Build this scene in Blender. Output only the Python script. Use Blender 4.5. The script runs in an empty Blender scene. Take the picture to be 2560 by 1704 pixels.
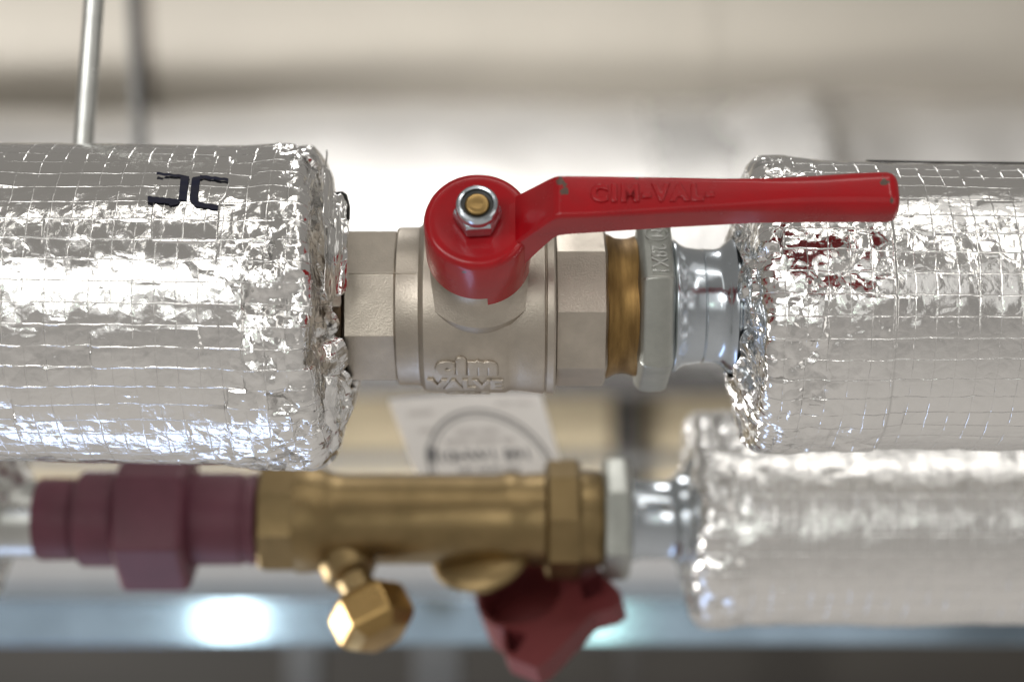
import bpy, math, random
import numpy as np
from mathutils import Vector, Matrix

random.seed(7)
sc = bpy.context.scene
COL = sc.collection
S = 1e-4          # one unit below is 0.1 mm
D = 4500.0        # camera distance to the pipe axis plane

# ------------------------------------------------------------ camera, world, lamps
cam_d = bpy.data.cameras.new('camera'); cam = bpy.data.objects.new('camera', cam_d); COL.objects.link(cam)
cam.location = (0, -D*S, 0); cam.rotation_euler = (math.radians(90), 0, 0)
cam_d.sensor_width = 36; cam_d.lens = 36*D/2560
cam_d.clip_start = 0.02; cam_d.clip_end = 50
cam_d.dof.use_dof = True; cam_d.dof.focus_distance = (D-290)*S; cam_d.dof.aperture_fstop = 6.9
sc.camera = cam
w = bpy.data.worlds.new('World'); sc.world = w; w.use_nodes = True
nt = w.node_tree; bg = nt.nodes['Background']; bg.inputs[1].default_value = 1.0
tcw = nt.nodes.new('ShaderNodeTexCoord'); spw = nt.nodes.new('ShaderNodeSeparateXYZ'); rmp = nt.nodes.new('ShaderNodeValToRGB')
mrw = nt.nodes.new('ShaderNodeMapRange'); mrw.inputs[1].default_value = -1; mrw.inputs[2].default_value = 1
nt.links.new(tcw.outputs['Generated'], spw.inputs[0]); nt.links.new(spw.outputs[2], mrw.inputs[0]); nt.links.new(mrw.outputs[0], rmp.inputs[0]); nt.links.new(rmp.outputs[0], bg.inputs[0])
rmp.color_ramp.elements[0].color = (0.52, 0.49, 0.455, 1); rmp.color_ramp.elements[1].color = (0.25, 0.237, 0.217, 1)
e_ = rmp.color_ramp.elements.new(.5); e_.color = (0.26, 0.247, 0.23, 1)

def lamp(name, loc, target, sx, sy, power, col):
    l = bpy.data.lights.new(name, 'AREA'); l.shape = 'RECTANGLE'; l.size = sx; l.size_y = sy
    l.energy = power; l.color = col
    o = bpy.data.objects.new(name, l); COL.objects.link(o); o.location = loc
    o.rotation_euler = (Vector(target)-Vector(loc)).to_track_quat('-Z', 'Y').to_euler()
    return o
lamp('window_light', (-1.0, -1.75, 0.62), (0, 0, 0), 1.7, 0.60, 14, (1, 0.98, 0.95))
lamp('added_front_fill', (-0.5, -2.1, 0.45), (0, 0, 0), 2.8, 1.5, 6.5, (1, 0.98, 0.95))  # added fill lamp, gives the foil a dim halo round the highlight
lamp('added_top_fill', (0.5, -0.5, 1.9), (0, 0, 0), 1.6, 0.8, 2.0, (1, 0.97, 0.93))  # added overhead fill for middle tones in the foil
lamp('channel_glint_lamp', (0.10, -1.30, 0.05), (0.03, 0.36, -0.125), 0.09, 0.06, 0.10, (0.72, 1, 0.78))  # added green lamp; its mirror image makes the channel glow by the handwheel
lamp('channel_glint_lamp', (-0.385, -1.30, 0.05), (-0.13, 0.36, -0.125), 0.055, 0.052, 0.2, (0.93, 1, 0.94))
lamp('added_strip', (0.1, -0.55, 1.5), (0, 0, 0), 1.2, 0.16, 2.6, (1, 0.97, 0.92))  # three added strip lamps, for streaked foil reflections
lamp('added_strip', (-0.9, -1.1, 1.5), (0, 0, 0), 0.1, 1.2, 0.9, (1, 0.97, 0.92))
lamp('added_strip', (0.9, -1.3, 1.2), (0, 0, 0), 0.12, 1.2, 3.6, (1, 0.97, 0.92))  # added strip, strengthened to brighten the tag
lamp('added_side_fill', (1.3, -1.1, 0.1), (0, 0, 0), 0.5, 1.1, 1.7, (1, 0.96, 0.9))  # added side lamp that varies the foil reflections
lamp('back_light', (-0.82, 0.45, -0.31), (0.0, 1.25, 0.3), 0.4, 0.2, 14, (1, 0.985, 0.96))
pl_ = lamp('back_spot', (-0.7, 0.25, 0.13), (0.0, 1.15, -0.02), 0.3, 0.2, 1.45, (1, 0.985, 0.96)); pl_.data.spread = math.radians(36)  # added narrow lamp that brightens the pale pipe
lamp('added_tag_fill', (0.0, 0.36, 0.50), (0, 0.12, -0.03), 0.1, 0.1, 0.5, (1, 0.98, 0.95))  # small added lamp that brightens the tag
lamp('low_cool_light', (-0.35, 0.30, -0.95), (0, 0, 0), 0.6, 0.16, 0.9, (0.45, 0.62, 1))
sc.view_settings.view_transform = 'Standard'; sc.view_settings.look = 'None'
sc.view_settings.exposure = 0; sc.view_settings.gamma = 1
sc.render.engine = 'CYCLES'; sc.cycles.use_denoising = True
sc.cycles.max_bounces = 8; sc.cycles.glossy_bounces = 5; sc.cycles.caustics_reflective = True
sc.cycles.sample_clamp_indirect = 6

# ------------------------------------------------------------ helpers
def P(px, py, Y=0.0):
    k = (D+Y)/D
    return np.array([(px-1280)*k, Y, (852-py)*k])

class MB:
    def __init__(s): s.v = []; s.f = []; s.n = 0
    def add(s, v, f):
        v = np.asarray(v, float).reshape(-1, 3)
        s.v.append(v); s.f += [[i+s.n for i in q] for q in f]; s.n += len(v); return s

def grid_faces(nr, nc, wrap=False):
    out = []
    m = nc if wrap else nc-1
    for i in range(nr-1):
        for j in range(m):
            a = i*nc+j; b = i*nc+(j+1) % nc
            out.append((a, b, b+nc, a+nc))
    return out

def link(name, me, parent=None):
    o = bpy.data.objects.new(name, me); COL.objects.link(o)
    if parent: o.parent = parent
    return o

def origin_of(p):
    o = np.zeros(3)
    while p is not None:
        o += np.array(p.location); p = p.parent
    return o

def build(name, mb, mat, parent=None, smooth=True, angle=32, bevel=0, seg=2, sub=0, uv=None, recalc=True, loc=None):
    """mb in 0.1 mm world units -> one mesh object"""
    v = np.concatenate(mb.v)*S
    off = origin_of(parent) if parent else (np.array(loc)*S if loc is not None else np.zeros(3))
    me = bpy.data.meshes.new(name)
    me.from_pydata((v-off).tolist(), [], mb.f)
    me.update()
    if recalc:
        import bmesh
        b = bmesh.new(); b.from_mesh(me); bmesh.ops.recalc_face_normals(b, faces=b.faces); b.to_mesh(me); b.free()
    if mat: me.materials.append(mat)
    o = link(name, me, parent)
    if not parent: o.location = off
    if smooth:
        me.shade_smooth()
        if angle < 180 and not bevel: me.set_sharp_from_angle(angle=math.radians(angle))
    if bevel:
        m = o.modifiers.new('bevel', 'BEVEL'); m.width = bevel*S; m.segments = seg; m.limit_method = 'ANGLE'; m.angle_limit = math.radians(angle)
        m.harden_normals = True
    if sub:
        m = o.modifiers.new('sub', 'SUBSURF'); m.levels = sub; m.render_levels = sub
    cr_ = getattr(mb, 'crumple', None)
    if cr_ is not None:
        at_ = me.attributes.new('crumple', 'FLOAT', 'POINT'); at_.data.foreach_set('value', cr_.astype(np.float32))
    if uv is not None:
        l = me.uv_layers.new(name='UVMap')
        li = np.empty(len(me.loops), int); me.loops.foreach_get('vertex_index', li)
        l.data.foreach_set('uv', uv[li].ravel())
    return o

def tag(o, label, cat=None, group=None, kind=None):
    if label: o['label'] = label
    if cat: o['category'] = cat
    if group: o['group'] = group
    if kind: o['kind'] = kind
    return o

def thing(name, loc, label, cat, group=None):
    o = bpy.data.objects.new(name, None); COL.objects.link(o); o.empty_display_size = 0.01
    o.location = Vector(np.array(loc)*S)
    return tag(o, label, cat, group)

def revolve(mb, prof, org, ax, n=64, phase=0.0, up=None, caps=True, flat=False):
    """profile [(t along axis, radius)] about axis ax through org; n-gon if n small"""
    ax = np.array(ax, float); ax /= np.linalg.norm(ax)
    up = np.array(up if up is not None else (0, 0, 1), float)
    up = up-ax*up.dot(ax); up /= np.linalg.norm(up); sd = np.cross(up, ax)
    th = np.arange(n)*2*math.pi/n+phase
    dirs = np.cos(th)[:, None]*sd+np.sin(th)[:, None]*up
    v = [np.array(org)+ax*t+dirs*r for t, r in prof]
    f = grid_faces(len(prof), n, True)
    if caps:
        f.append(list(range(n))); f.append([(len(prof)-1)*n+i for i in range(n)])
    mb.add(np.concatenate(v), f)
    return mb
# for axis +X: up = Z, sd = cross(Z, X) = +Y, so angle phi from +Y; the camera looks at phi = 180 deg
def rx(mb, prof, yz, n=64, phase=0.0, caps=True):
    return revolve(mb, prof, (0, yz[0], yz[1]), (1, 0, 0), n, phase, (0, 0, 1), caps)
def front(deg):   # elevation of a vertex as the camera sees it -> phase
    return math.pi-math.radians(deg)

def hash2(i, j, k):
    n = (i.astype(np.int64)*374761393+j.astype(np.int64)*668265263+k*1274126177) & 0x7fffffff
    n = ((n ^ (n >> 13))*1274126177) & 0x7fffffff
    n = (n ^ (n >> 16)) & 0x7fffffff
    n = (n*2246822519+3266489917) & 0x7fffffff
    return ((n ^ (n >> 11)) & 0xffff)/65535.0

def vnoise(u, v, sc_, seed):
    u = u/sc_; v = v/sc_
    i = np.floor(u); j = np.floor(v); a = u-i; b = v-j
    a = a*a*(3-2*a); b = b*b*(3-2*b)
    h = lambda x, y: hash2(x, y, seed)
    return ((h(i, j)*(1-a)+h(i+1, j)*a)*(1-b)+(h(i, j+1)*(1-a)+h(i+1, j+1)*a)*b)*2-1

def facets(u, v, cell, seed, k=0.20, slope=1.35, asp=1.0):
    u = u/cell; v = v/(cell*asp)
    i = np.floor(u); j = np.floor(v)
    out = np.full(u.shape, -9.0)
    for di in range(-2, 3):
        for dj in range(-2, 3):
            a = i+di; b = j+dj
            du = u-(a+hash2(a, b, seed)); dv = v-(b+hash2(a, b, seed+1))
            val = (hash2(a, b, seed+2)-.5)*slope*du+(hash2(a, b, seed+3)-.5)*slope*dv+(hash2(a, b, seed+4)-.5)*.5-k*(du*du+dv*dv)
            np.maximum(out, val, out)
    return out*cell

def sstep(a, b, x):
    t = np.clip((x-a)/(b-a), 0, 1); return t*t*(3-2*t)

# ------------------------------------------------------------ materials
def mat(name, col, rough=0.5, metal=0.0, noise=None, bump=None, coat=0.0, spec=0.5, rvar=None, aniso=None):
    """noise=(scale, amount, stretch), bump=(scale, distance mm)"""
    m = bpy.data.materials.new(name); m.use_nodes = True
    nt = m.node_tree; b = nt.nodes['Principled BSDF']; N = nt.nodes.new; L = nt.links.new
    b.inputs['Base Color'].default_value = (*col, 1); b.inputs['Roughness'].default_value = rough
    b.inputs['Metallic'].default_value = metal; b.inputs['Coat Weight'].default_value = coat
    b.inputs['Coat Roughness'].default_value = 0.08; b.inputs['Specular IOR Level'].default_value = spec
    tc = N('ShaderNodeTexCoord')
    if noise:
        mp = N('ShaderNodeMapping'); mp.inputs['Scale'].default_value = noise[2] if len(noise) > 2 else (1, 1, 1)
        L(tc.outputs['Object'], mp.inputs[0])
        n = N('ShaderNodeTexNoise'); n.inputs['Scale'].default_value = noise[0]; n.inputs['Detail'].default_value = 6; n.inputs['Roughness'].default_value = .62
        L(mp.outputs[0], n.inputs['Vector'])
        mx = N('ShaderNodeMix'); mx.data_type = 'RGBA'
        a = noise[1]
        dk = noise[3] if len(noise) > 3 else tuple(c*(1-a) for c in col)
        mx.inputs[6].default_value = (*dk, 1)
        mx.inputs[7].default_value = (*[min(1, c*(1+a*.6)) for c in col], 1)
        rr = N('ShaderNodeMapRange'); rr.inputs[1].default_value = .32; rr.inputs[2].default_value = .68
        L(n.outputs[0], rr.inputs[0]); L(rr.outputs[0], mx.inputs[0]); L(mx.outputs[2], b.inputs['Base Color'])
        if rvar:
            r2 = N('ShaderNodeMapRange'); r2.inputs[1].default_value = .3; r2.inputs[2].default_value = .7
            r2.inputs[3].default_value = rough+rvar; r2.inputs[4].default_value = max(.03, rough-rvar)
            L(n.outputs[0], r2.inputs[0]); L(r2.outputs[0], b.inputs['Roughness'])
    if bump:
        n2 = N('ShaderNodeTexNoise'); n2.inputs['Scale'].default_value = bump[0]; n2.inputs['Detail'].default_value = 4
        mp2 = N('ShaderNodeMapping'); mp2.inputs['Scale'].default_value = bump[2] if len(bump) > 2 else (1, 1, 1)
        L(tc.outputs['Object'], mp2.inputs[0]); L(mp2.outputs[0], n2.inputs['Vector'])
        bp = N('ShaderNodeBump'); bp.inputs['Strength'].default_value = 1; bp.inputs['Distance'].default_value = bump[1]*1e-3
        L(n2.outputs[0], bp.inputs['Height']); L(bp.outputs[0], b.inputs['Normal'])
    return m

def foil_mat(name, thread=0.12, wr=0.06, rough=0.15, tint=(0.87, 0.865, 0.855), grid=True, metal=1.0, shard=.06):
    m = bpy.data.materials.new(name); m.use_nodes = True
    nt = m.node_tree; b = nt.nodes['Principled BSDF']; N = nt.nodes.new; L = nt.links.new
    b.inputs['Metallic'].default_value = metal; b.inputs['Roughness'].default_value = rough
    b.inputs['Base Color'].default_value = (*tint, 1)
    uv = N('ShaderNodeUVMap'); uv.uv_map = 'UVMap'
    def math_(op, a, bb=None, c=None):
        n = N('ShaderNodeMath'); n.operation = op
        for k, x in enumerate((a, bb, c)):
            if x is None: continue
            if isinstance(x, (int, float)): n.inputs[k].default_value = x
            else: L(x, n.inputs[k])
        return n.outputs[0]
    def noise(vec, s, det=3, rgh=.55, st=None):
        if st:
            mp = N('ShaderNodeMapping'); mp.inputs['Scale'].default_value = st; L(vec, mp.inputs[0]); vec = mp.outputs[0]
        n = N('ShaderNodeTexNoise'); n.inputs['Scale'].default_value = s; n.inputs['Detail'].default_value = det; n.inputs['Roughness'].default_value = rgh
        L(vec, n.inputs['Vector']); return n
    wn = noise(uv.outputs[0], .9, 3)
    va = N('ShaderNodeVectorMath'); va.operation = 'MULTIPLY_ADD'
    L(wn.outputs['Color'], va.inputs[0]); va.inputs[1].default_value = (.20, .20, 0); L(uv.outputs[0], va.inputs[2])
    sp = N('ShaderNodeSeparateXYZ'); L(va.outputs[0], sp.inputs[0])
    def ridge(o, wd):
        d = math_('ABSOLUTE', math_('SUBTRACT', math_('FRACT', o), .5))   # .5 at the line
        mr = N('ShaderNodeMapRange'); mr.interpolation_type = 'SMOOTHSTEP'
        mr.inputs[1].default_value = .5-wd; mr.inputs[2].default_value = .5
        L(d, mr.inputs[0]); return mr.outputs[0]
    rv = ridge(sp.outputs[0], .042); rh = ridge(sp.outputs[1], .042)
    fade = noise(uv.outputs[0], .8, 2); fr = N('ShaderNodeMapRange'); fr.inputs[1].default_value = .36; fr.inputs[2].default_value = .6
    fr.inputs[3].default_value = .25; L(fade.outputs[0], fr.inputs[0])
    g = math_('MULTIPLY', math_('MAXIMUM', rh, math_('MULTIPLY', rv, .8)), fr.outputs[0])
    w1 = noise(uv.outputs[0], 2.2, 4, .5, (1, 1, 1)); w2 = noise(uv.outputs[0], 7, 3, .55, (1.6, .5, 1))
    # sharp little creases
    vo = N('ShaderNodeTexVoronoi'); vo.feature = 'DISTANCE_TO_EDGE'; vo.inputs['Scale'].default_value = 1.25
    w4 = noise(uv.outputs[0], 2.2, 3); vm4 = N('ShaderNodeVectorMath'); vm4.operation = 'MULTIPLY_ADD'; L(w4.outputs['Color'], vm4.inputs[0]); vm4.inputs[1].default_value = (.5, .5, 0); L(uv.outputs[0], vm4.inputs[2])
    L(vm4.outputs[0], vo.inputs['Vector'])
    cr = math_('MINIMUM', math_('MULTIPLY', vo.outputs['Distance'], 5), 1)
    h = math_('ADD', math_('MULTIPLY', w1.outputs[0], .55), math_('MULTIPLY', w2.outputs[0], .16))
    h = math_('ADD', h, math_('MULTIPLY', cr, -.8))
    h = math_('MULTIPLY', h, wr)
    st_ = noise(uv.outputs[0], 1.0, 3, .6, (1.4, 22, 1))
    h = math_('ADD', h, math_('MULTIPLY', st_.outputs[0], .011))
    if grid: h = math_('ADD', h, math_('MULTIPLY', g, thread))
    bp = N('ShaderNodeBump'); bp.inputs['Strength'].default_value = 1; bp.inputs['Distance'].default_value = 1e-3
    L(h, bp.inputs['Height'])
    # flat shards of crinkled foil: each cell leans its own way
    at = N('ShaderNodeAttribute'); at.attribute_name = 'crumple'
    nrm = bp.outputs[0]
    wv = noise(uv.outputs[0], 1.7, 3)
    wvm = N('ShaderNodeVectorMath'); wvm.operation = 'MULTIPLY_ADD'; L(wv.outputs['Color'], wvm.inputs[0]); wvm.inputs[1].default_value = (.45, .45, 0); L(uv.outputs[0], wvm.inputs[2])
    for sc2, k2 in ((0.9, .85), (2.0, .8), (4.6, .3)):
        v2 = N('ShaderNodeTexVoronoi'); v2.inputs['Scale'].default_value = sc2; L(wvm.outputs[0], v2.inputs['Vector'])
        s2 = N('ShaderNodeVectorMath'); s2.operation = 'SUBTRACT'; L(v2.outputs['Color'], s2.inputs[0]); s2.inputs[1].default_value = (.5, .5, .5)
        am = math_('MULTIPLY', math_('ADD', at.outputs['Fac'], shard), k2)
        s3 = N('ShaderNodeVectorMath'); s3.operation = 'SCALE'; L(s2.outputs[0], s3.inputs[0]); L(am, s3.inputs['Scale'])
        a3 = N('ShaderNodeVectorMath'); a3.operation = 'ADD'; L(nrm, a3.inputs[0]); L(s3.outputs[0], a3.inputs[1]); nrm = a3.outputs[0]
    nz = N('ShaderNodeVectorMath'); nz.operation = 'NORMALIZE'; L(nrm, nz.inputs[0]); L(nz.outputs[0], b.inputs['Normal'])
    if grid:
        rr = N('ShaderNodeMapRange'); rr.inputs[3].default_value = rough; rr.inputs[4].default_value = .34
        L(g, rr.inputs[0]); L(rr.outputs[0], b.inputs['Roughness'])
    return m

M = {}
M['foil'] = foil_mat('reinforced_foil')
M['foil_plain'] = foil_mat('foil_tape', thread=.08, wr=.05, rough=.14)
M['foil_soft'] = foil_mat('foil_background', thread=.15, wr=.07, rough=.25)
M['foil_bg'] = foil_mat('foil_pale', thread=.3, wr=.2, rough=.33, tint=(0.80, 0.785, 0.765), metal=.5)
M['foil_glint'] = foil_mat('foil_glints', thread=.3, wr=.4, rough=.2, tint=(0.72, 0.71, 0.695), metal=.6)
M['nickel'] = mat('nickel_cast', (0.515, 0.465, 0.40), .43, 1, (90, .16), (2200, .08), rvar=.06)
M['red'] = None
M['zinc'] = mat('zinc_plate', (0.60, 0.61, 0.59), .30, 1, (120, .12), (3000, .025), rvar=.05)
M['zinc_nut'] = mat('zinc_matt', (0.42, 0.43, 0.40), .42, 1, (120, .14), (3200, .05), rvar=.05)
M['steel'] = mat('bright_steel', (0.56, 0.61, 0.66), .2, 1, (60, .10), (400, .01), rvar=.05)
M['brass'] = mat('brass', (0.44, 0.29, 0.115), .33, 1, (70, .35, (0.35, 1, 1)), (700, .07, (0.25, 1, 1)), rvar=.1)
M['brass_worn'] = mat('brass_tarnished', (0.27, 0.168, 0.06), .52, .9, (230, .5, (1.0, .16, .16), (0.10, 0.055, 0.02)), (1500, .05, (1, .1, .1)), rvar=.1)
M['brass_cast'] = mat('brass_cast', (0.29, 0.21, 0.103), .42, 1, (60, .22), (900, .05), rvar=.06)
M['nylon'] = mat('nylon_ring', (0.03, 0.032, 0.03), .45)
M['burgundy'] = mat('burgundy_paint', (0.145, 0.043, 0.065), .5, 0, (60, .2), (300, .03))
M['wheel'] = mat('wheel_plastic', (0.15, 0.028, 0.031), .45, 0, (60, .15))
M['core'] = mat('brown_pipe_end', (0.10, 0.065, 0.035), .7, 0, (200, .6), (600, .2))  # dark brown, mottled pipe end
M['black'] = mat('black_rubber', (0.012, 0.012, 0.012), .6)
M['ink'] = mat('blue_black_ink', (0.006, 0.008, 0.026), .55, 0, (420, .3, (.35, 1, 1), (0.022, 0.022, 0.034)), spec=.22)
M['paper'] = mat('card', (0.92, 0.885, 0.85), .65, 0, (40, .05))
M['print'] = mat('grey_print', (0.20, 0.195, 0.20), .7)
M['print_pale'] = mat('pale_print', (0.50, 0.46, 0.44), .7)
M['jacket'] = mat('ivory_jacket', (0.44, 0.408, 0.355), .6, 0, (6, .05))
M['jacket_dark'] = mat('joint_sealant', (0.20, 0.175, 0.15), .7)
M['galv'] = mat('galvanised_steel', (0.33, 0.43, 0.53), .11, 1, (35, .18), (60, .004), rvar=.02)  # bluish base holds the tint of a reflected window
M['board'] = mat('khaki_board', (0.40, 0.335, 0.225), .7, 0, (12, .1))
M['dark'] = mat('dark_steel_and_shade', (0.05, 0.047, 0.045), .5, 0.3, (20, .2))  # steel upright, and the shadow painted under the pale pipe
M['brown'] = mat('brown_wood', (0.03, 0.026, 0.021), .6, 0, (9, .25, (.3, 1, 3)))
M['grey'] = mat('grey_steel', (0.12, 0.12, 0.118), .5, .3, (20, .1))

M['grey_dark'] = mat('dark_grey_steel', (0.05, 0.052, 0.054), .5, .2, (20, .15))  # plain darker grey for the posts
def red_mat():
    m = mat('red_enamel', (0.34, 0.0045, 0.009), .24, 0, (70, .18), (140, .045), coat=.15, spec=.35, rvar=.07)
    nt = m.node_tree; b = nt.nodes['Principled BSDF']; N = nt.nodes.new; L = nt.links.new
    src = b.inputs['Base Color'].links[0].from_socket
    geo = N('ShaderNodeTexCoord')
    n = N('ShaderNodeTexNoise'); n.inputs['Scale'].default_value = 650; n.inputs['Detail'].default_value = 5; L(geo.outputs['Object'], n.inputs['Vector'])
    cur = None
    for (c, r) in CHIPS:
        d = N('ShaderNodeVectorMath'); d.operation = 'DISTANCE'; L(geo.outputs['Object'], d.inputs[0]); d.inputs[1].default_value = c
        mr = N('ShaderNodeMapRange'); mr.inputs[1].default_value = 0; mr.inputs[2].default_value = r; mr.inputs[3].default_value = 1; mr.inputs[4].default_value = 0
        L(d.outputs['Value'], mr.inputs[0])
        if cur is None: cur = mr.outputs[0]
        else:
            mm = N('ShaderNodeMath'); mm.operation = 'MAXIMUM'; L(cur, mm.inputs[0]); L(mr.outputs[0], mm.inputs[1]); cur = mm.outputs[0]
    k = N('ShaderNodeMath'); k.operation = 'MULTIPLY_ADD'; L(cur, k.inputs[0]); k.inputs[1].default_value = .55; L(n.outputs[0], k.inputs[2])
    s = N('ShaderNodeMapRange'); s.inputs[1].default_value = .80; s.inputs[2].default_value = .87; L(k.outputs[0], s.inputs[0])
    mx = N('ShaderNodeMix'); mx.data_type = 'RGBA'; L(s.outputs[0], mx.inputs[0]); L(src, mx.inputs[6]); mx.inputs[7].default_value = (0.10, 0.065, 0.05, 1)
    L(mx.outputs[2], b.inputs['Base Color'])
    return m

# ------------------------------------------------------------ text
def text_mesh(s, size, extrude, bevel=0, offset=0, align='CENTER', res=3, spacing=1.0):
    c = bpy.data.curves.new('t', 'FONT'); c.body = s; c.size = size; c.extrude = extrude; c.bevel_depth = bevel; c.offset = offset
    c.bevel_resolution = 2; c.resolution_u = res; c.align_x = align; c.align_y = 'CENTER'; c.space_character = spacing
    o = bpy.data.objects.new('t', c); COL.objects.link(o)
    dg = bpy.context.evaluated_depsgraph_get(); dg.update()
    me = bpy.data.meshes.new_from_object(o.evaluated_get(dg))
    v = np.array([p.co[:] for p in me.vertices]); f = [list(p.vertices) for p in me.polygons]
    bpy.data.objects.remove(o); bpy.data.curves.remove(c); bpy.data.meshes.remove(me)
    return v, f

# ------------------------------------------------------------ foil sleeves
def sleeve_mesh(yz, R, x_far, x_end, sgn, r_in, dense, coarse_to, nth, seed, amp, cone=60, corner=45, step_at=None, bulge=0, grid=50.0, tilt=0.0, rmask=None, end_amp=1.0, wave=0):
    """foil jacket along X; open end at x_end facing sgn; returns mb, uv, func"""
    L_ = abs(x_end-x_far)-cone-corner
    # path: cylinder, then rounded corner, then sloping end face
    p_near = np.arange(0, coarse_to, dense); p_far = np.linspace(coarse_to, L_, 60)
    pc = np.concatenate([p_near, p_far])[::-1]        # distance back from the corner start
    path = [(-q, R, 0.0, 1.0) for q in pc]
    for a in np.linspace(0, math.pi/2*.92, max(6, int(corner*1.4/dense)))[1:]:
        path.append((corner*math.sin(a), R-corner+corner*math.cos(a), math.sin(a), math.cos(a)))
    s0, r0 = path[-1][0], path[-1][1]
    ln = r0-r_in
    for t in np.linspace(0, 1, max(10, int(ln/dense)))[1:]:
        path.append((s0+cone*(t**1.3), r0-ln*t, .95, .3))
    path = np.array(path)
    seglen = np.r_[0, np.cumsum(np.hypot(np.diff(path[:, 0]), np.diff(path[:, 1])))]
    u1 = seglen-seglen[np.argmin(np.abs(path[:, 0]))]       # 0 at the corner start, + on the end
    th = np.linspace(0, 2*math.pi, nth, endpoint=False)        # 0 = +Y (back), pi = camera
    uu, tt = np.meshgrid(u1, th, indexing='ij')
    vv = tt*R
    rr = path[:, 1][:, None]+0*tt; ss = path[:, 0][:, None]+0*tt
    ns = path[:, 2][:, None]+0*tt; nr = path[:, 3][:, None]+0*tt
    A = amp*(.22+.30*sstep(.05, .55, vnoise(uu, vv, 190, seed+40)))+end_amp*amp*(1.0*sstep(-260, -20, uu+70*vnoise(uu, vv, 120, seed+41)))
    if rmask is not None: A = A*rmask(uu, tt)
    el = math.pi-tt     # camera elevation angle: + is up
    seam = sstep(0, .25, tt)*sstep(0, .25, 2*math.pi-tt)
    h = A*(facets(uu+6*vnoise(uu, vv, 30, seed+60), vv, 50, seed)-facets(uu, vv, 27, seed+10, asp=1.4)*.85+facets(uu, vv, 15, seed+20)*.45)
    h += 1.0*vnoise(uu, vv, 70, seed+30)+4*vnoise(uu, vv, 300, seed+31)
    h = 15*np.tanh((h-4*np.clip(A, 0, 1.5))/15)
    if wave: h += wave*vnoise(uu, vv*0, 1500, seed+90)+.5*wave*vnoise(uu, vv, 500, seed+91)
    # quilted squares between the threads
    gx = uu/grid; gy = vv/grid
    ix = np.floor(gx); iy = np.floor(gy); fx = gx-ix-.5; fy = gy-iy-.5
    win = (1-4*fx*fx)*(1-4*fy*fy)
    h += .6*win*(hash2(ix, iy, seed+50)-.2)+2.6*win*(fx*(hash2(ix, iy, seed+51)-.5)+fy*(hash2(ix, iy, seed+52)-.5))
    if step_at is not None: h += 5*sstep(-step_at-1.5, -step_at+1.5, uu+3*vnoise(uu, vv, 200, seed+70))
    endw = sstep(-40, 120, uu)
    ss = ss+endw*(18*vnoise(uu, vv, 150, seed+33)+bulge*np.clip(-np.sin(el), -1, 1))
    h *= seam
    r = rr+h*nr; s = ss+h*ns
    X = x_end+sgn*(s-cone-corner)
    Y = yz[0]+r*np.cos(tt); Z = yz[1]+r*np.sin(tt)+tilt*(X-x_end)
    mb = MB(); mb.add(np.stack([X, Y, Z], -1).reshape(-1, 3), grid_faces(len(u1), nth, True))
    uv = np.stack([uu/grid, vv/grid], -1).reshape(-1, 2)
    mb.crumple = (np.clip(A/(.6*amp/.42), 0, 1.6)-.30).clip(0, 1.2).ravel()*.36
    return mb, uv

AX = (0.0, 87.0)           # valve pipe axis: Y, Z
LEFT = 'left'

# left sleeve
def mask_left(uu, tt):
    el = np.degrees(math.pi-tt)
    x = -512+uu
    band = np.exp(-((el-26)/9)**2)*sstep(-760, -860, x)*1.6            # crinkled overlap band
    low = sstep(-700, -560, x)*sstep(25, 5, el)*1.0
    smooth = .7*sstep(18, 28, el)*sstep(-560, -640, x)
    return np.clip(1+band+low-smooth, .3, 3)
ls = thing('pipe_insulation', (-900, 0, 85), 'foil faced pipe insulation left of the red lever valve, carrying a dark blue printed mark', 'pipe insulation')
mbL, uvL = sleeve_mesh((0, 84), 395, -4200, -424, 1, 196, 3.1, 870, 780, 11, .42, cone=42, corner=46, bulge=20, tilt=-.014, rmask=mask_left, end_amp=1.15)
build('foil_jacket', mbL, M['foil'], ls, angle=180, uv=uvL, recalc=False)
mb = MB(); rx(mb, [(-2600, 192), (-416, 190), (-411, 184), (-411, 60)], AX, 72)
build('pipe_end', mb, M['core'], ls)

def shell_patch(px_edges, el0, el1, R, z0, tilt, nx, ny, seed, thick=5, wob=3, crump=.12):
    """thin sheet lying on the left sleeve; px_edges(el)->(xl, xr) in units"""
    e = np.linspace(el0, el1, ny); t = np.linspace(0, 1, nx)
    ee, tt2 = np.meshgrid(e, t, indexing='ij')
    xl, xr = px_edges(ee); X = xl+(xr-xl)*tt2
    h = thick+wob*vnoise(X, ee*R, 60, seed)+crump*facets(X, ee*R, 40, seed+1)
    edge = np.minimum(np.minimum(tt2*(xr-xl), (1-tt2)*(xr-xl)), np.minimum(ee-el0, el1-ee)*R)
    h = h*sstep(-2, 3, edge)-3*(1-sstep(-2, 3, edge))
    r = R+h
    zc = z0+tilt*(X+424)
    v = np.stack([X, -r*np.cos(ee), zc+r*np.sin(ee)], -1).reshape(-1, 3)
    mb = MB(); mb.add(v, grid_faces(ny, nx)); uv = np.stack([X/50, ee*R/50], -1).reshape(-1, 2)
    return mb, uv

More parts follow.
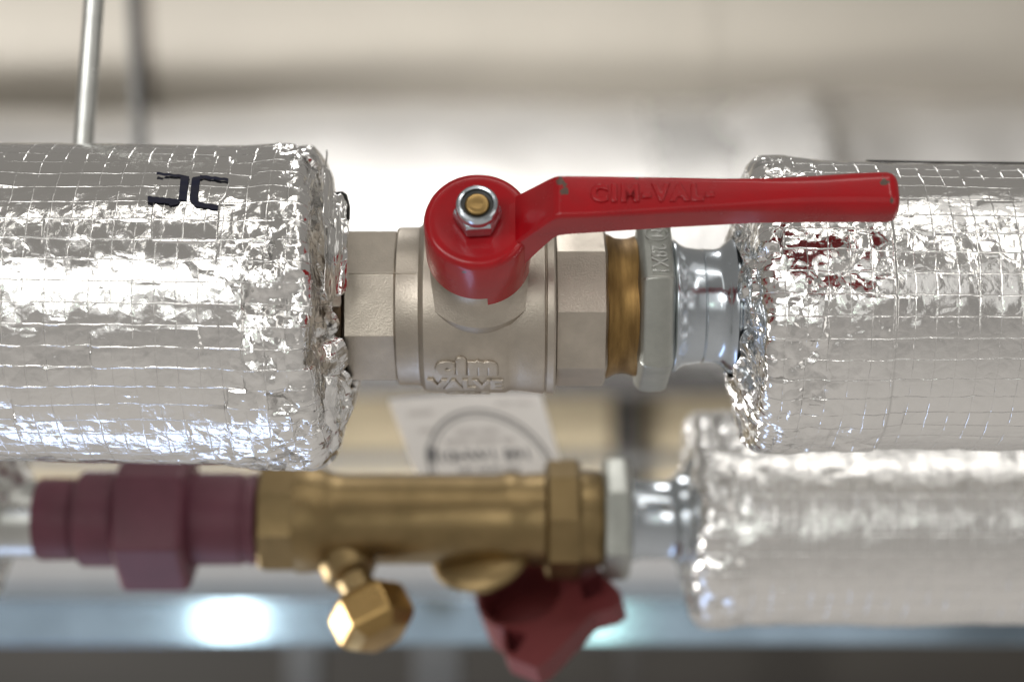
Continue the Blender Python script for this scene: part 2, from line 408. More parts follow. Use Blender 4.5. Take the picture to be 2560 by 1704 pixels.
# tape piece with the printed mark
def onL(px, py, lift=8):
    """point of the left sleeve seen at px, py"""
    R = 395+lift; zz = 84
    el = math.asin(max(-1, min(1, (852-py-84)/R)))
    for _ in range(30):
        k = (D-R*math.cos(el))/D; X = (px-1280)*k
        z = (852-py)*k-(zz-.014*(X+424)); el = math.asin(max(-1, min(1, z/R)))
    return X, el
def tape_edges(ee):
    pts_l = [(440, 392), (408, 440), (390, 478), (378, 520), (374, 560), (378, 612)]
    pts_r = [(578, 392), (580, 420), (576, 455), (566, 492), (550, 505), (545, 612)]
    def tab(pts):
        q = sorted([onL(*p)[::-1] for p in pts]); return np.array(q)
    a = tab(pts_l); b = tab(pts_r)
    return np.interp(ee, a[:, 0], a[:, 1]), np.interp(ee, b[:, 0], b[:, 1])
e_lo = onL(380, 606)[1]; e_hi = onL(440, 388)[1]
mbT, uvT = shell_patch(tape_edges, e_lo, e_hi, 396, 84, -.014, 60, 90, 5, thick=5, wob=1.2, crump=.08)
build('foil_tape', mbT, M['foil_plain'], ls, angle=180, uv=uvT, recalc=False)
# printed mark: two uprights with flared serif bars
def poly_on_left(poly, lift):
    """polygon in photo pixels, cut into small quads and laid on the sleeve"""
    mb = MB()
    (a, b, c, d) = poly
    n, m = 14, 6
    vs = []
    for i in range(n):
        for j in range(m):
            s_, t_ = i/(n-1), j/(m-1)
            px = (a[0]*(1-s_)+b[0]*s_)*(1-t_)+(d[0]*(1-s_)+c[0]*s_)*t_
            py = (a[1]*(1-s_)+b[1]*s_)*(1-t_)+(d[1]*(1-s_)+c[1]*s_)*t_
            if t_ in (0, 1): py += .9*math.sin(px*1.3+py)
            X, el = onL(px, py, lift)
            R = 395+lift; vs.append((X, -R*math.cos(el), 84-.014*(X+424)+R*math.sin(el)))
    mb.add(vs, grid_faces(n, m)); return mb
ink = MB()
for q in [((392, 430), (462, 438), (462, 444), (391, 437)), ((455, 437), (473, 441), (473, 447), (448, 443)),
          ((500, 437), (571, 446), (571, 453), (500, 445)), ((482, 443), (512, 438), (505, 448), (480, 449)),
          ((452, 441), (472, 443), (467, 502), (446, 498)), ((480, 444), (500, 447), (494, 505), (473, 501)),
          ((369, 490), (450, 498), (447, 510), (369, 505)), ((420, 506), (452, 500), (444, 511), (424, 514)),
          ((478, 502), (546, 512), (545, 526), (500, 517)), ((474, 501), (500, 504), (502, 518), (490, 517))]:
    x = poly_on_left(q, 11); ink.add(np.concatenate(x.v), x.f)
build('printed_mark', ink, M['ink'], ls, angle=180, recalc=False)
# loose foil flap folded over the end
def flap(name, pts, seed, parent, n=64, amp=.45):
    """pts: 3x3 control points -> crumpled sheet"""
    P3 = np.array(pts, float); mb = MB()
    u = np.linspace(0, 1, n); b = lambda t: np.stack([(1-t)**2, 2*t*(1-t), t*t], -1)
    B = b(u); g = np.einsum('ia,jb,abk->ijk', B, B, P3)
    uu, vv = np.meshgrid(u*200, u*200, indexing='ij')
    nrm = np.cross(np.gradient(g, axis=0), np.gradient(g, axis=1)); nrm /= np.linalg.norm(nrm, axis=2, keepdims=True)+1e-9
    h = amp*(facets(uu, vv, 64, seed)-.9*facets(uu, vv, 30, seed+7)+.5*facets(uu, vv, 15, seed+3))
    g = g+nrm*h[..., None]+np.stack([8*vnoise(vv, uu, 44, seed+9), 0*h, 6*vnoise(uu, vv, 40, seed+8)], -1)*np.maximum(np.abs(uu/100-1), np.abs(vv/100-1))[..., None]**4
    mb.add(g.reshape(-1, 3), grid_faces(n, n))
    mb.crumple = np.full(n*n, .3)
    o = build(name, mb, M['foil_plain'], parent, angle=180, uv=np.stack([uu/50, vv/50], -1).reshape(-1, 2), recalc=False)
    m = o.modifiers.new('solid', 'SOLIDIFY'); m.thickness = 3*S
    return o
flap('foil_flap', [[P(795, 395, -40), P(835, 480, -120), P(845, 520, -150)],
                   [P(790, 560, -320), P(832, 600, -280), P(872, 578, -205)],
                   [P(795, 730, -370), P(815, 785, -310), P(852, 706, -240)]], 31, ls)
flap('foil_flap', [[P(802, 930, -300), P(830, 940, -260), P(842, 950, -215)],
                   [P(800, 1020, -280), P(846, 1010, -225), P(868, 965, -170)],
                   [P(815, 1120, -120), P(846, 1070, -120), P(860, 1010, -120)]], 52, ls)
mb = MB(); revolve(mb, [(0, 12), (10, 20), (40, 24), (70, 20), (82, 8)], P(847, 480, -60), (.12, 0, -1), 16)
build('rubber_lip', mb, M['black'], ls)

# right sleeve
rs = thing('pipe_insulation', (1000, 0, 88), 'foil faced pipe insulation right of the red lever valve, behind the lever grip', 'pipe insulation')
def mask_right(uu, tt):
    el = np.degrees(math.pi-tt); d = -uu
    return np.clip(.75+1.3*sstep(330, 250, d)*sstep(-8, 8, el)*sstep(50, 34, el)+.5*sstep(330, 280, d), .3, 3)
mbR, uvR = sleeve_mesh((0, 89), 355, 4200, 562, -1, 176, 3.1, 870, 720, 77, .40, cone=34, corner=28, step_at=262, tilt=-.006, rmask=mask_right, end_amp=1.2)
build('foil_jacket', mbR, M['foil'], rs, angle=180, uv=uvR, recalc=False)
mb = MB(); rx(mb, [(592, 60), (592, 178), (2600, 178)], AX, 72)
build('pipe_end', mb, M['black'], rs)
flap('foil_flap', [[P(1895, 700, -260), P(1880, 760, -200), P(1872, 800, -190)],
                   [P(1930, 740, -300), P(1915, 850, -230), P(1885, 880, -180)],
                   [P(1950, 860, -300), P(1925, 960, -200), P(1890, 930, -170)]], 63, rs)
mb = MB(); v = [P(2165, 402.5, -10), P(2350, 406, -10), P(2560, 408, -10), P(2900, 414, -10)]
for a, b in zip(v[:-1], v[1:]):
    revolve(mb, [(0, 3), (np.linalg.norm(b-a), 3)], a, b-a, 6)
build('foil_seam', mb, M['black'], rs)

# ------------------------------------------------------------ ball valve
TH = math.radians(25)
a_ = np.array([0, -math.cos(TH), math.sin(TH)]); u_ = np.array([0, math.sin(TH), math.cos(TH)]); x_ = np.array([1.0, 0, 0])
SO = np.array([-78.0, 0, 87])            # stem line start on the pipe axis
def st(x, u, t): return SO+x_*x+u_*u+a_*t
bv = thing('ball_valve', (-78, 0, 87), 'nickel plated ball valve with a red lever handle and brass stem', 'valve')
fx = lambda px, Y=-200: (px-1280)*(D+Y)/D
body = MB()
rx(body, [(fx(853), 186), (fx(859), 198), (fx(982), 198), (fx(988), 192)], AX, 8, front(22.5))
rx(body, [(fx(980), 170), (fx(983), 192), (fx(988), 197), (fx(1036), 197), (fx(1044), 199), (fx(1051), 208), (fx(1058), 214), (fx(1100), 217), (fx(1262), 217), (fx(1270), 213), (fx(1276), 211),
          (fx(1300), 212), (fx(1358), 219), (fx(1363), 218), (fx(1365), 213), (fx(1367), 213), (fx(1369), 218.5), (fx(1386), 220), (fx(1391), 216), (fx(1392), 150)], AX, 128)
rx(body, [(fx(1390), 190), (fx(1394), 201), (fx(1516), 201), (fx(1523), 190), (fx(1524), 120)], AX, 8, front(-5))
revolve(body, [(120, 150), (188, 150), (203, 132), (220, 113), (236, 105), (262, 103)], SO, a_, 72, up=u_)
# casting flash along the parting line
for (xa, xb, r) in ((856, 984, 186), (986, 1040, 197)):
    el = math.radians(22.5); 
    mbx = []
    for X in (fx(xa), fx(xb)):
        for (dr, de) in ((-6, -2.4), (2.6, -1.5), (2.6, 1.5), (-6, 2.4)):
            r2 = r+dr+(12 if r == 186 else 0); e2 = el+de/r
            mbx.append((X, -r2*math.cos(e2), 87+r2*math.sin(e2)))
    body.add(mbx, [(0, 1, 5, 4), (1, 2, 6, 5), (2, 3, 7, 6), (0, 1, 2, 3), (4, 5, 6, 7)])
bo = build('body', body, M['nickel'], bv, bevel=4, seg=3, angle=30)

def wrap(vv, px0, el0, R):
    """text laid on the valve barrel: x along the pipe, y up round the barrel, z outward"""
    el = el0+vv[:, 1]/R; r = R+vv[:, 2]
    return np.stack([fx(px0)+vv[:, 0], AX[0]-r*np.cos(el), AX[1]+r*np.sin(el)], -1)
lt = MB()
v, f = text_mesh('cim', 84, 4, 5, 5, spacing=1.24); v[:, 0] *= 1.02; v[:, 1] *= .82; lt.add(wrap(v, 1166, math.radians(-43), 214), f)
v, f = text_mesh('VALVE', 62, 4, 3, 1, spacing=1.0); v[:, 1] *= 1.0; lt.add(wrap(v, 1163, math.radians(-63), 215), f)
v, f = text_mesh('CIM', 62, 4, 3, 1); lt.add(wrap(v, 1166, math.radians(-84), 214), f)
build('lettering', lt, M['nickel'], bo, angle=40)

# lever: hub and dog-legged channel
CHIPS = []
hub = MB()
prof = [(286, 98), (286, 120), (290, 124), (432, 124), (441, 121.5), (447, 117), (450, 108), (449, 96), (447.5, 80), (447, 30)]
revolve(hub, prof, SO, a_, 96, up=u_)
# small stop lug on the hub's lower edge
lug = []
for (t, r0, r1) in ((254, 100, 123.5), (292, 100, 123.5)):
    for k in range(9):
        e = math.radians(-80+k*8)
        lug.append((t, r1, e))
    for k in range(9)[::-1]:
        e = math.radians(-80+k*8); lug.append((t, r0, e))
lv = [st(r*math.cos(e), r*math.sin(e), t) for t, r, e in lug]
n = 18
hub.add(lv, [list(range(n)), list(range(n, 2*n))]+[(i, (i+1) % n, n+(i+1) % n, n+i) for i in range(n)])
# lever sections: (px at the top face, t of top face, centre u, half width, depth, corner radius)
sec = [(1268, 447, 0, 66, 150, 10), (1288, 449, 0, 64, 145, 11), (1310, 472, 0, 62, 128, 12), (1340, 505, 0, 59, 112, 12), (1368, 536, 0, 56, 100, 12), (1386, 553, 0, 54.5, 92, 12), (1398, 559, 0, 54, 88, 12),
       (1420, 560, 0, 53.5, 84, 12), (1500, 560, 1, 51.5, 80, 12), (1600, 560, 3, 48, 78, 13), (1700, 561, 5, 44.5, 77, 14), (1800, 562, 6, 41.5, 76, 16), (1880, 563, 8, 40.5, 74, 19),
       (1920, 564, 9, 42, 72, 24), (1960, 565, 10, 44.5, 70, 29), (2000, 566, 11, 46.5, 68, 33), (2060, 566, 13, 49, 67, 36), (2140, 566, 16, 52, 66, 37), (2200, 566, 17, 53.5, 66, 36), (2226, 566, 17, 53, 65, 35), (2238, 563, 17, 50, 62, 33), (2245, 557, 17, 45, 56, 31), (2248, 547, 17, 38, 44, 28)]
def usec(hw, d, r, th=18):
    pts = [(-hw, -d)]
    for k in range(9):
        a = math.pi-k*math.pi/2/8; pts.append((-hw+r+r*math.cos(a), -r+r*math.sin(a)))
    for k in range(9):
        a = math.pi/2-k*math.pi/2/8; pts.append((hw-r+r*math.cos(a), -r+r*math.sin(a)))
    pts.append((hw, -d))
    inn = [(p[0]*(hw-th)/hw, max(-d, p[1]-th) if abs(p[0]) < hw-1 else -d) for p in pts[::-1]]
    inn = [(hw-th, -d), *[(x*(hw-th)/hw, min(y-th, -th)) for x, y in pts[::-1][1:-1]], (-hw+th, -d)]
    return pts+inn
def hold(px, t, u):     # X so that the top face centre is seen at px
    p = st(0, u, t); k = (D+p[1])/D; return (px-1280)*k
rows = []
sx = np.array(sec, float)
fine = np.concatenate([np.linspace(sx[i, 0], sx[i+1, 0], 5)[:-1] for i in range(len(sx)-1)]+[[sx[-1, 0]]])
for px in fine:
    _, t, u, hw, d, r = [np.interp(px, sx[:, 0], sx[:, k]) for k in range(6)]
    X = hold(px, t, u)
    rows.append([np.array([X, 0, SO[2]])+u_*(u+c)+a_*(t+e) for c, e in usec(hw, d, r)])
nc = len(rows[0]); arr = np.array(rows).reshape(-1, 3)
f = grid_faces(len(rows), nc, True); f.append(list(range(nc))); f.append([(len(rows)-1)*nc+i for i in range(nc)])
hub.add(arr, f)
def lev_pt(px, py):      # point on the lever top face seen at a pixel, relative to the valve origin, metres
    t = 560
    for u in np.linspace(-60, 60, 241):
        p = st(0, u, t); k = D/(D+p[1])
        if 852-p[2]*k <= py: break
    return tuple((np.array([hold(px, t, u), p[1], p[2]])-SO)*S)
for (px, py, r) in ((1402, 455, 26), (1412, 478, 20), (1405, 500, 12), (1590, 440, 14), (1690, 441, 8), (1770, 443, 7), (1545, 443, 8), (2210, 455, 22), (2225, 500, 14), (1925, 552, 20), (1415, 545, 12), (1930, 445, 8), (2122, 475, 8)):
    CHIPS.append((lev_pt(px, py), r*S))
CHIPS.append((tuple((st(-124, 20, 390)-SO)*S), 14*S)); CHIPS.append((tuple((st(-30, -122, 420)-SO)*S), 14*S))
M['red'] = red_mat()
lever = build('lever', hub, M['red'], bv, angle=38)
lev_t = MB()
v, f = text_mesh('CIM-VAL-', 56, 2.6, 3.4, 1.0, spacing=1.34)
k0 = v[:, 0].min(); k1 = v[:, 0].max()
x0 = hold(1476, 560, 1); x1 = hold(1786, 561, 5)
vx = x0+(v[:, 0]-k0)/(k1-k0)*(x1-x0)
lev_t.add(np.array([np.array([X, 0, SO[2]])+u_*(1+y*1.0+3*(X-x0)/(x1-x0))+a_*(559.5+z) for X, y, z in zip(vx, v[:, 1], v[:, 2])]), f)
build('lettering', lev_t, M['red'], lever, angle=60)

# lock nut and stem
nut = MB()
revolve(nut, [(447, 44), (450, 52), (459, 56.5), (486, 56.5), (495, 53), (498, 48)], SO, a_, 6, math.radians(4), u_)
nb = build('lock_nut', nut, M['steel'], bv, bevel=3, seg=3, angle=30)
col = MB(); revolve(col, [(480, 40), (496, 48.5), (500, 49), (516, 48.5), (522, 46), (524.5, 42), (523, 37.5), (516, 36), (470, 36)], SO, a_, 64, up=u_, caps=False)
build('collar', col, M['steel'], nb)
ny = MB(); revolve(ny, [(500, 37), (515, 37), (516, 35), (514, 28), (500, 27)], SO, a_, 48, up=u_)
build('nylon_ring', ny, M['nylon'], nb)
stm = MB(); revolve(stm, [(262, 26), (512, 27), (519, 27), (522, 24.5), (522.6, 23), (521.8, 12), (521.4, 3)], SO, a_, 48, up=u_)
build('stem', stm, M['brass'], bv)

# ------------------------------------------------------------ brass nipple
bn = MB(); rng = np.random.RandomState(3)
rx(bn, [(fx(1515), 160), (fx(1518), 176), (fx(1526), 180), (fx(1536), 176), (fx(1548), 170), (fx(1566), 168), (fx(1580), 169), (fx(1592), 173), (fx(1602), 176), (fx(1606), 168)], AX, 96)
tag(build('brass_nipple', bn, M['brass_worn'], loc=(fx(1560), 0, 87)), 'tarnished brass nipple ring between the nickel valve and the zinc hex nut', 'pipe nipple')

# ------------------------------------------------------------ press adapter
pf = thing('press_fitting', (300, 0, 87), 'zinc plated steel press fitting with stamped hex nut right of the brass nipple', 'pipe fitting')
hx = MB()
rx(hx, [(fx(1598), 178), (fx(1602), 203), (fx(1614), 219), (fx(1640), 223), (fx(1672), 221), (fx(1686), 214), (fx(1691), 196), (fx(1691.5), 150)], AX, 6, front(17))
hn = build('hex_nut', hx, M['zinc_nut'], pf, bevel=6, seg=3, angle=25)
# stamped letters on the upper front flat (flat centre elevation 47 deg, apothem 193)
stp = MB(); e = math.radians(47); nn = np.array([0, -math.cos(e), math.sin(e)]); dn = np.array([0, -math.sin(e), -math.cos(e)])
fc = np.array([fx(1650), 0, 87.0])+nn*192.6
v, f = text_mesh('28X1', 50, 1.5, 1.2, -.8, spacing=1.0)
# reading downward, letter tops to the right
stp.add(np.array([fc+x_*(y*1.12)+dn*(x+46)+nn*z for x, y, z in v]), f)
v, f = text_mesh('M', 42, 1.5, 1.2, -1); stp.add(np.array([fc+x_*(y)+dn*(x-50)+nn*z for x, y, z in v]), f)
ring = MB()
cc = fc+dn*(-50)
vs = [cc+x_*(r*math.cos(q))+dn*(r*math.sin(q))+nn*h for r, h in ((26, -2), (26, 2), (29, 2), (29, -2)) for q in np.linspace(0, 2*math.pi, 32, endpoint=False)]
stp.add(vs, grid_faces(4, 32, True))
build('lettering', stp, M['zinc'], hn, angle=40)
nk = MB(); fn = lambda px: fx(px, -140)
prof = [(fn(1680), 120), (fn(1688), 161), (fn(1694), 165), (fn(1700), 164), (fn(1712), 154), (fn(1725), 147), (fn(1750), 143.5), (fn(1766), 142), (fn(1768), 145), (fn(1770), 145), (fn(1772), 142), (fn(1800), 142), (fn(1815), 146), (fn(1828), 157),
        (fn(1838), 166), (fn(1846), 169), (fn(1849), 164), (fn(1853), 164), (fn(1857), 170), (fn(1870), 171), (fn(1880), 169), (fn(1886), 162), (fn(1886), 100)]
rx(nk, prof, AX, 96)
build('press_socket', nk, M['steel'], pf, angle=50)

# ------------------------------------------------------------ lower pipe run
YL = 1100.0; K = (D+YL)/D; LZ = (852-1297)*K
LA = (YL, LZ); gx_ = lambda px: (px-1280)*K
def rl(mb, prof, n=64, phase=0, caps=True): return rx(mb, [(gx_(p), r*K) for p, r in prof], LA, n, phase, caps)
un = thing('union_fitting', (gx_(370), YL, LZ), 'burgundy painted pipe union with hex nut under the left insulation', 'pipe fitting')
mb = MB(); rl(mb, [(96, 80), (100, 99), (108, 103), (186, 102), (192, 96), (200, 96), (204, 112), (212, 119), (296, 119), (304, 112), (330, 108), (330, 40)])
build('socket', mb, M['burgundy'], un)
mb = MB(); rl(mb, [(304, 150), (308, 168), (318, 180), (470, 180), (482, 170), (486, 150)], 6, front(41)); build('hex_nut', mb, M['burgundy'], un, bevel=8, angle=25)
mb = MB(); rl(mb, [(480, 40), (480, 113), (486, 115), (608, 114), (612, 109), (622, 109), (626, 114), (646, 112), (654, 104), (654, 60)]); build('tailpiece', mb, M['burgundy'], un)
lp = MB(); rl(lp, [(-700, 98), (106, 98)]); tag(build('steel_pipe', lp, M['zinc'], loc=(gx_(0), YL, LZ)), 'short bare zinc steel pipe left of the burgundy union', 'pipe')

bb = thing('balancing_valve', (gx_(1050), YL, LZ), 'brass balancing valve body with red handwheel and capped test point below the ball valve', 'valve')
mb = MB()
rl(mb, [(650, 100), (654, 128), (662, 136), (742, 136), (752, 128), (756, 100)], 8, front(22.5+10))
rl(mb, [(735, 100), (744, 134), (768, 134), (800, 131), (822, 122), (846, 114), (862, 112.5), (1240, 112), (1262, 118), (1290, 118), (1306, 113), (1340, 115), (1372, 117), (1372, 80)], 96)
rl(mb, [(1358, 100), (1362, 132), (1372, 147), (1440, 147), (1452, 138), (1456, 100)], 8, front(5))
rl(mb, [(1450, 60), (1452, 122), (1496, 120), (1508, 112), (1510, 80)], 64)
d = np.array([.20, .62, -.76]); d /= np.linalg.norm(d)
bon = P(1205, 1385, YL-10)
revolve(mb, [(-40, 110), (-30, 140), (-16, 156), (-2, 158), (6, 148), (10, 122), (50, 118), (56, 104)], bon, d, 64)
bbod = build('body', mb, M['brass_cast'], bb, angle=32)
tp = MB(); d2 = np.array([.42, -.45, -.72]); d2 /= np.linalg.norm(d2)
b0 = P(872, 1418, YL-60)
revolve(tp, [(-40, 84), (22, 84), (34, 74), (40, 56), (64, 54), (170, 54)], b0, d2, 32)
to = build('test_point', tp, M['brass_cast'], bb)
tc_ = MB(); revolve(tc_, [(102, 64), (110, 108), (128, 126), (222, 126), (242, 108), (262, 80), (266, 20)], b0, d2, 6, .75)
build('cap', tc_, M['brass'], to, bevel=8, angle=25)
# handwheel: two-armed plate with a cup on its back and a pocket in each arm
up = np.array([1.0, 0, 0]); up -= d*up.dot(d); up /= np.linalg.norm(up); sd = np.cross(up, d)
hc = P(1302, 1478, YL+90)
def inplane(px, py):      # point of the wheel's back face seen at a pixel -> (along up, along sd)
    r = P(px, py, 0)+np.array([0, D, 0]); t = (hc+np.array([0, D, 0])).dot(d)/r.dot(d)
    q = r*t-np.array([0, D, 0])-hc; return q.dot(up), q.dot(sd)
def at2(q, t): return hc+up*q[0]+sd*q[1]+d*t
out2 = [inplane(*p) for p in ((1186, 1494), (1208, 1440), (1300, 1395), (1420, 1385), (1480, 1400), (1552, 1480), (1556, 1502), (1535, 1518), (1482, 1532), (1370, 1650), (1340, 1668), (1268, 1640), (1256, 1618), (1258, 1560))]
hw = MB(); n2 = len(out2)
hb = MB(); revolve(hb, [(10, 146), (150, 140)], hc, d, 48)
hw.add([at2(q, 0) for q in out2]+[at2(q, 78) for q in out2], [list(range(n2)), list(range(n2, 2*n2))]+[(i, (i+1) % n2, n2+(i+1) % n2, n2+i) for i in range(n2)])
cut = MB(); revolve(cut, [(-60, 136), (138, 126)], hc, d, 48)
cuts = [cut]
for tri in (((1448, 1452), (1500, 1432), (1512, 1480), (1462, 1500)), ((1264, 1570), (1318, 1584), (1290, 1632), (1268, 1626))):
    q = [inplane(*p) for p in tri]; c2 = MB(); k = len(q)
    c2.add([at2(x, -60) for x in q]+[at2(x, 68) for x in q], [list(range(k)), list(range(k, 2*k))]+[(i, (i+1) % k, k+(i+1) % k, k+i) for i in range(k)]); cuts.append(c2)
ho = build('handwheel', hw, M['wheel'], bb, smooth=False)
tmp = []
for c, op_ in [(hb, 'UNION')]+[(c, 'DIFFERENCE') for c in cuts]:
    co = build('cutter', c, M['wheel'], bb, smooth=False); tmp.append(co)
    m = ho.modifiers.new('cut', 'BOOLEAN'); m.object = co; m.operation = op_; m.solver = 'EXACT'
m = ho.modifiers.new('bevel', 'BEVEL'); m.width = 10*S; m.segments = 2; m.limit_method = 'ANGLE'; m.angle_limit = math.radians(35)
dg = bpy.context.evaluated_depsgraph_get(); dg.update()
nm = bpy.data.meshes.new_from_object(ho.evaluated_get(dg)); ho.modifiers.clear(); ho.data = nm; nm.name = 'handwheel'
for co in tmp: bpy.data.objects.remove(co)

pf2 = thing('press_fitting', (gx_(1580), YL, LZ), 'blurred zinc hex nut and pipe right of the brass balancing valve', 'pipe fitting')
mb = MB(); rl(mb, [(1504, 120), (1508, 145), (1516, 153), (1562, 154), (1572, 146), (1577, 120)], 6, front(30)); build('hex_nut', mb, M['zinc_nut'], pf2, bevel=7, angle=25)
mb = MB(); rl(mb, [(1570, 60), (1572, 106), (1582, 104), (1600, 99), (1668, 98), (1684, 106), (1694, 118), (1712, 120), (1722, 112), (1724, 60)]); build('press_socket', mb, M['steel'], pf2)

lr = thing('pipe_insulation', (gx_(2100), YL, LZ), 'blurred foil faced pipe insulation at lower right around the brass valve run', 'pipe insulation')
mbq, uvq = sleeve_mesh(LA, 262*K, 5200, gx_(1708), -1, 120, 9.0, 1150, 260, 140, .34, cone=20, corner=38, grid=58, end_amp=1.3)
build('foil_jacket', mbq, M['foil_soft'], lr, angle=180, uv=uvq, recalc=False)
ll = thing('pipe_insulation', (gx_(-200), YL, LZ), 'end of blurred foil pipe insulation at the lower left edge', 'pipe insulation')
mbq, uvq = sleeve_mesh(LA, 250*K, -5200, gx_(18), 1, 116, 11.0, 500, 200, 170, .34, cone=30, corner=60, grid=58, end_amp=1.8, bulge=-60)
build('foil_jacket', mbq, M['foil_soft'], ll, angle=180, uv=uvq, recalc=False)

# ------------------------------------------------------------ paper tag leaning on the brass body
TC = [P(972, 998, YL+330), P(1352, 982, YL+330), P(1412, 1190, YL+60), P(1048, 1200, YL+60)]    # TL TR BR BL
def tg(u, v, lift=0):
    p = (TC[0]*(1-u)+TC[1]*u)*(1-v)+(TC[3]*(1-u)+TC[2]*u)*v
    nrm = np.cross(TC[1]-TC[0], TC[3]-TC[0]); nrm /= np.linalg.norm(nrm)
    if nrm[1] > 0: nrm = -nrm
    p = p+nrm*(lift+10*math.sin(u*math.pi)*(1-v))
    return p
tgp = thing('paper_tag', tg(.5, .5), 'white card tag with a round printed stamp leaning behind the brass valve', 'tag')
mb = MB(); nu, nv = 20, 12
def rc(u, v):   # rounded corners
    return u, v
top = [tg(i/(nu-1), j/(nv-1), 0) for j in range(nv) for i in range(nu)]
bot = [tg(i/(nu-1), j/(nv-1), -6) for j in range(nv) for i in range(nu)]
mb.add(top, grid_faces(nv, nu)); mb.add(bot, grid_faces(nv, nu))
rim = [j for j in range(nu)]+[j*nu+nu-1 for j in range(1, nv)]+[(nv-1)*nu+i for i in range(nu-2, -1, -1)]+[j*nu for j in range(nv-2, 0, -1)]
mb.f += [(rim[i], rim[(i+1) % len(rim)], rim[(i+1) % len(rim)]+nu*nv, rim[i]+nu*nv) for i in range(len(rim))]
build('card', mb, M['paper'], tgp, angle=40)
pr = MB()
def ring_on(r0, r1, q0=0, q1=360):
    qs = np.radians(np.linspace(q0, q1, 60)); vs = []
    for r in (r0, r1):
        for q in qs: vs.append(tg(.525+r*math.cos(q), 1.02-r*1.88*math.sin(q), 2))
    pr.add(vs, grid_faces(2, 60))
ring_on(.425, .44, 4, 176); ring_on(.395, .404, 4, 176); ring_on(.38, .45, 150, 163)
build('stamp_ring', pr, M['print'], tgp, angle=180, recalc=False)
def tag_text(s, u, v, w_, h_, m, bold=0):
    vv, ff = text_mesh(s, 1, 0, 0, bold)
    vv = vv-np.array([(vv[:, 0].min()+vv[:, 0].max())/2, (vv[:, 1].min()+vv[:, 1].max())/2, 0])
    sx_ = w_/(vv[:, 0].max()-vv[:, 0].min()); sy_ = h_/(vv[:, 1].max()-vv[:, 1].min())
    o = MB(); o.add([tg(u+x*sx_, v-y*sy_, 2) for x, y, z in vv], ff)
    build('print', o, m, tgp, smooth=False, recalc=False)
tag_text('10HW1 891', .50, .74, .60, .14, M['print'], .02)
tag_text('00 000 00', .50, .90, .42, .06, M['print'])
tag_text('000000', .17, .20, .16, .06, M['print_pale'])
tag_text('0000', .17, .42, .10, .05, M['print_pale'])
tag_text('000 000', .80, .13, .24, .05, M['print_pale'])
tag_text('0000 000', .50, .46, .28, .06, M['print_pale'])
tag_text('0000 0000 00', .50, .57, .46, .06, M['print_pale'])

# ------------------------------------------------------------ hanger rods
def rod(name, p0, p1, r, m, label):
    mb = MB(); revolve(mb, [(0, r), (np.linalg.norm(p1-p0), r)], p0, p1-p0, 32)
    return tag(build(name, mb, m, loc=(p0+p1)/2), label, 'rod')
k0 = P(188, 640, 520); k1 = P(240, -60, 520)
rod('hanger_rod', k0, k0+(k1-k0)*2.2, 28, M['zinc'], 'shiny zinc hanger rod rising behind the left insulation')
k0 = P(352, 420, 5200); k1 = P(335, 60, 5200)
rod('hanger_rod', k0, k0+(k1-k0)*3, 36, M['grey'], 'blurred thin grey rod right of the shiny hanger rod, in front of the ivory jacket')

# ------------------------------------------------------------ background
# large ivory jacketed pipe overhead
JY, JZ, JR = 14050.0, 3440.0, 1700.0
jp = thing('jacketed_pipe', (0, JY, JZ), 'large blurred ivory jacketed pipe along the top of the picture', 'pipe')
def jang(py):
    pass
mb = MB(); rx(mb, [(-14000, JR), (-3530, JR), (-3520, JR-120), (-3400, JR-120), (-3390, JR), (1300, JR), (14000, JR)], (JY, JZ), 160)
build('jacket', mb, M['jacket'], jp, angle=40)
mb = MB(); rx(mb, [(-3525, JR-125), (-3510, JR-70), (-3410, JR-70), (-3395, JR-125)], (JY, JZ), 160, caps=False); build('joint', mb, M['jacket_dark'], jp)
mb = MB(); rx(mb, [(1670, JR-20), (1670, JR+24), (1900, JR+24), (1900, JR-20)], (JY, JZ), 160, caps=False); build('joint_strip', mb, M['jacket'], jp)

# pale foil insulated pipes behind the valve
YB = 12300.0; KB = (D+YB)/D
fb = thing('insulated_pipe', P(1000, 600, YB), 'blurred pale foil insulated pipe running behind the red lever', 'pipe')
mbq, uvq = sleeve_mesh((YB, (852-600)*KB), 352*KB, -12000, (2052-1280)*KB, 1, 300, 30, 6000, 300, 200, .6, cone=60, corner=140, grid=170, tilt=.012, wave=45)
build('foil_jacket', mbq, M['foil_bg'], fb, angle=180, uv=uvq, recalc=False)
mbq, uvq = sleeve_mesh((YB, (852-600)*KB), 354*KB, (1640-1280)*KB, (2056-1280)*KB, 1, 200, 22, 1500, 300, 260, .6, cone=60, corner=140, grid=170, tilt=.012, end_amp=1.4, wave=40)
build('foil_tape', mbq, M['foil_glint'], fb, angle=180, uv=uvq, recalc=False)  # band added on the pipe end to make blurred sparkles
fb2 = thing('insulated_pipe', P(2300, 600, YB+900), 'blurred grey foil insulated pipe behind the lever grip at upper right', 'pipe')
K2 = (D+YB+900)/D
mbq, uvq = sleeve_mesh((YB+900, (852-590)*K2), 345*K2, 12000, (2030-1280)*K2, -1, 300, 34, 4600, 260, 230, .6, cone=60, corner=200, grid=170, wave=60)
build('foil_jacket', mbq, M['foil_bg'], fb2, angle=180, uv=uvq, recalc=False)

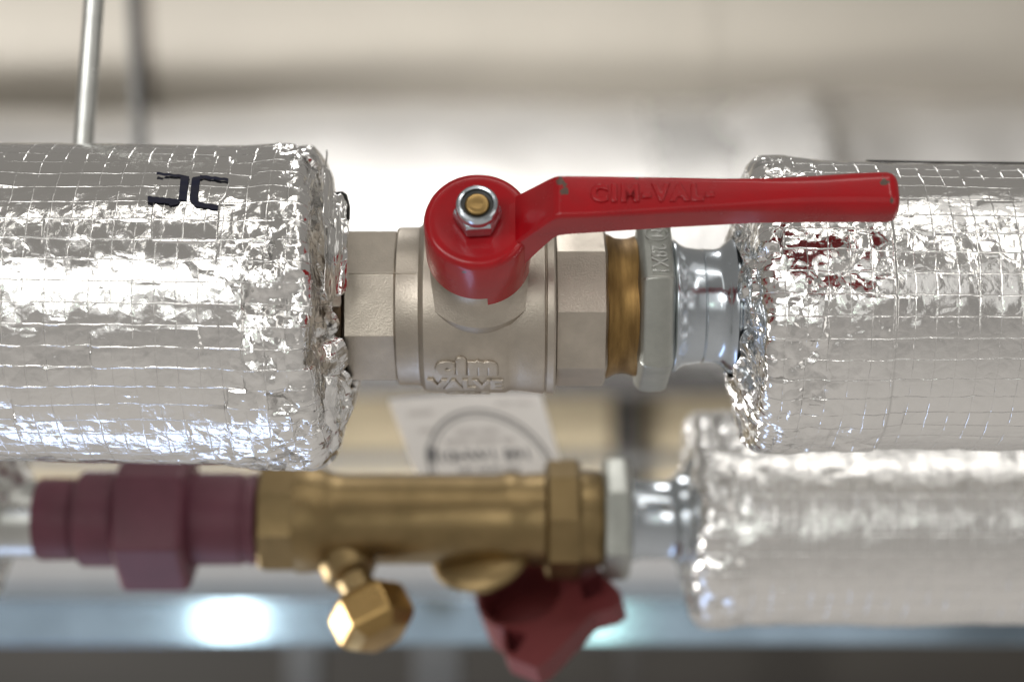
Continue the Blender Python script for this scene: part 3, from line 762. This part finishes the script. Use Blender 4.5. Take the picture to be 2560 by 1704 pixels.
def box(mb, c0, c1):
    (x0, y0, z0), (x1, y1, z1) = c0, c1
    vs = [(x, y, z) for x in (x0, x1) for y in (y0, y1) for z in (z0, z1)]
    mb.add(vs, [(0, 1, 3, 2), (4, 5, 7, 6), (0, 1, 5, 4), (2, 3, 7, 6), (0, 2, 6, 4), (1, 3, 7, 5)])
    return mb
def pbox(px0, px1, py0, py1, Y, dep):
    a = P(px0, py1, Y); b = P(px1, py0, Y)
    return box(MB(), (a[0], Y, a[2]), (b[0], Y+dep, b[2]))
def simple(name, mb, m, label, cat, group=None, bevel=20):
    o = build(name, mb, m, bevel=bevel, loc=np.concatenate(mb.v).mean(0)); return tag(o, label, cat, group)
simple('shadow_strip', pbox(-900, 3500, 946, 992, 11200, 1500), M['dark'], 'dark blurred painted-shadow beam just below the pale foil pipe', 'strip')  # dark strip added where only shadow lies below the pale pipe
simple('board', pbox(-900, 1532, 970, 1420, 14200, 300), M['board'], 'khaki board behind the white card tag, left of the dark upright', 'board')
simple('board', pbox(1606, 3500, 970, 1420, 14200, 300), M['board'], 'khaki board behind the zinc nut, right of the dark upright', 'board')
simple('steel_upright', pbox(1556, 1590, 940, 1900, 13900, 250), M['dark'], 'dark blurred upright between the two khaki boards', 'upright')
simple('cable_tray', pbox(-900, 3500, 1142, 1168, 10500, 800), M['grey'], 'thin grey tray edge behind the brass valve', 'tray')

# white pipe and galvanised strut under the brass valve
wp = MB(); rx(wp, [(-9000, 130), (9000, 130)], (4200, P(0, 1450, 4200)[2]), 48)
M['white'] = mat('white_wrap', (0.66, 0.66, 0.67), .6, 0, (14, .08), (30, .8))
tag(build('wrapped_pipe', wp, M['white'], loc=(0, 4200, P(0, 1450, 4200)[2])), 'blurred white wrapped pipe above the galvanised channel', 'pipe')
gz = MB(); g0 = P(0, 1612, 3600); g1 = P(0, 1496, 3600)
tl = math.radians(7.4); hgt = g1[2]-g0[2]
vs = []
for X in (-9000, 9000):
    vs += [(X, 3600, g0[2]), (X, 3600+hgt*math.tan(tl), g1[2]), (X, 4300, g1[2]), (X, 4300, g0[2])]
gz.add(vs, [(0, 1, 2, 3), (4, 5, 6, 7), (0, 1, 5, 4), (1, 2, 6, 5), (2, 3, 7, 6), (3, 0, 4, 7)])
tag(build('strut_channel', gz, M['galv'], bevel=12, loc=(0, 3900, g0[2])), 'galvanised steel channel with a bright reflection along the bottom', 'channel')
wl = MB(); box(wl, (-16000, 17000, P(0, 2600, 15000)[2]), (16000, 17300, P(0, 900, 15000)[2]))
tag(build('wall', wl, M['brown'], loc=(0, 15100, 0)), 'dark brown wall in the blurred background', None, kind='structure')
simple('post', pbox(716, 800, 1560, 2200, 12000, 300), M['grey_dark'], 'grey blurred post below the channel, left of the brass cap', 'post')
simple('post', pbox(1036, 1150, 1560, 2200, 12000, 300), M['grey_dark'], 'grey blurred post below the channel, right of the brass cap', 'post')

for kind, g in (('pipe_insulation', 'foil pipe insulation sleeves'), ('insulated_pipe', 'pale foil pipes behind the valve'), ('press_fitting', 'zinc press fittings'), ('board', 'khaki boards in the background'), ('post', 'grey posts below the channel'), ('hanger_rod', 'hanger rods')):
    for o in bpy.data.objects:
        if o.parent is None and o.name.split('.')[0] == kind: o['group'] = g
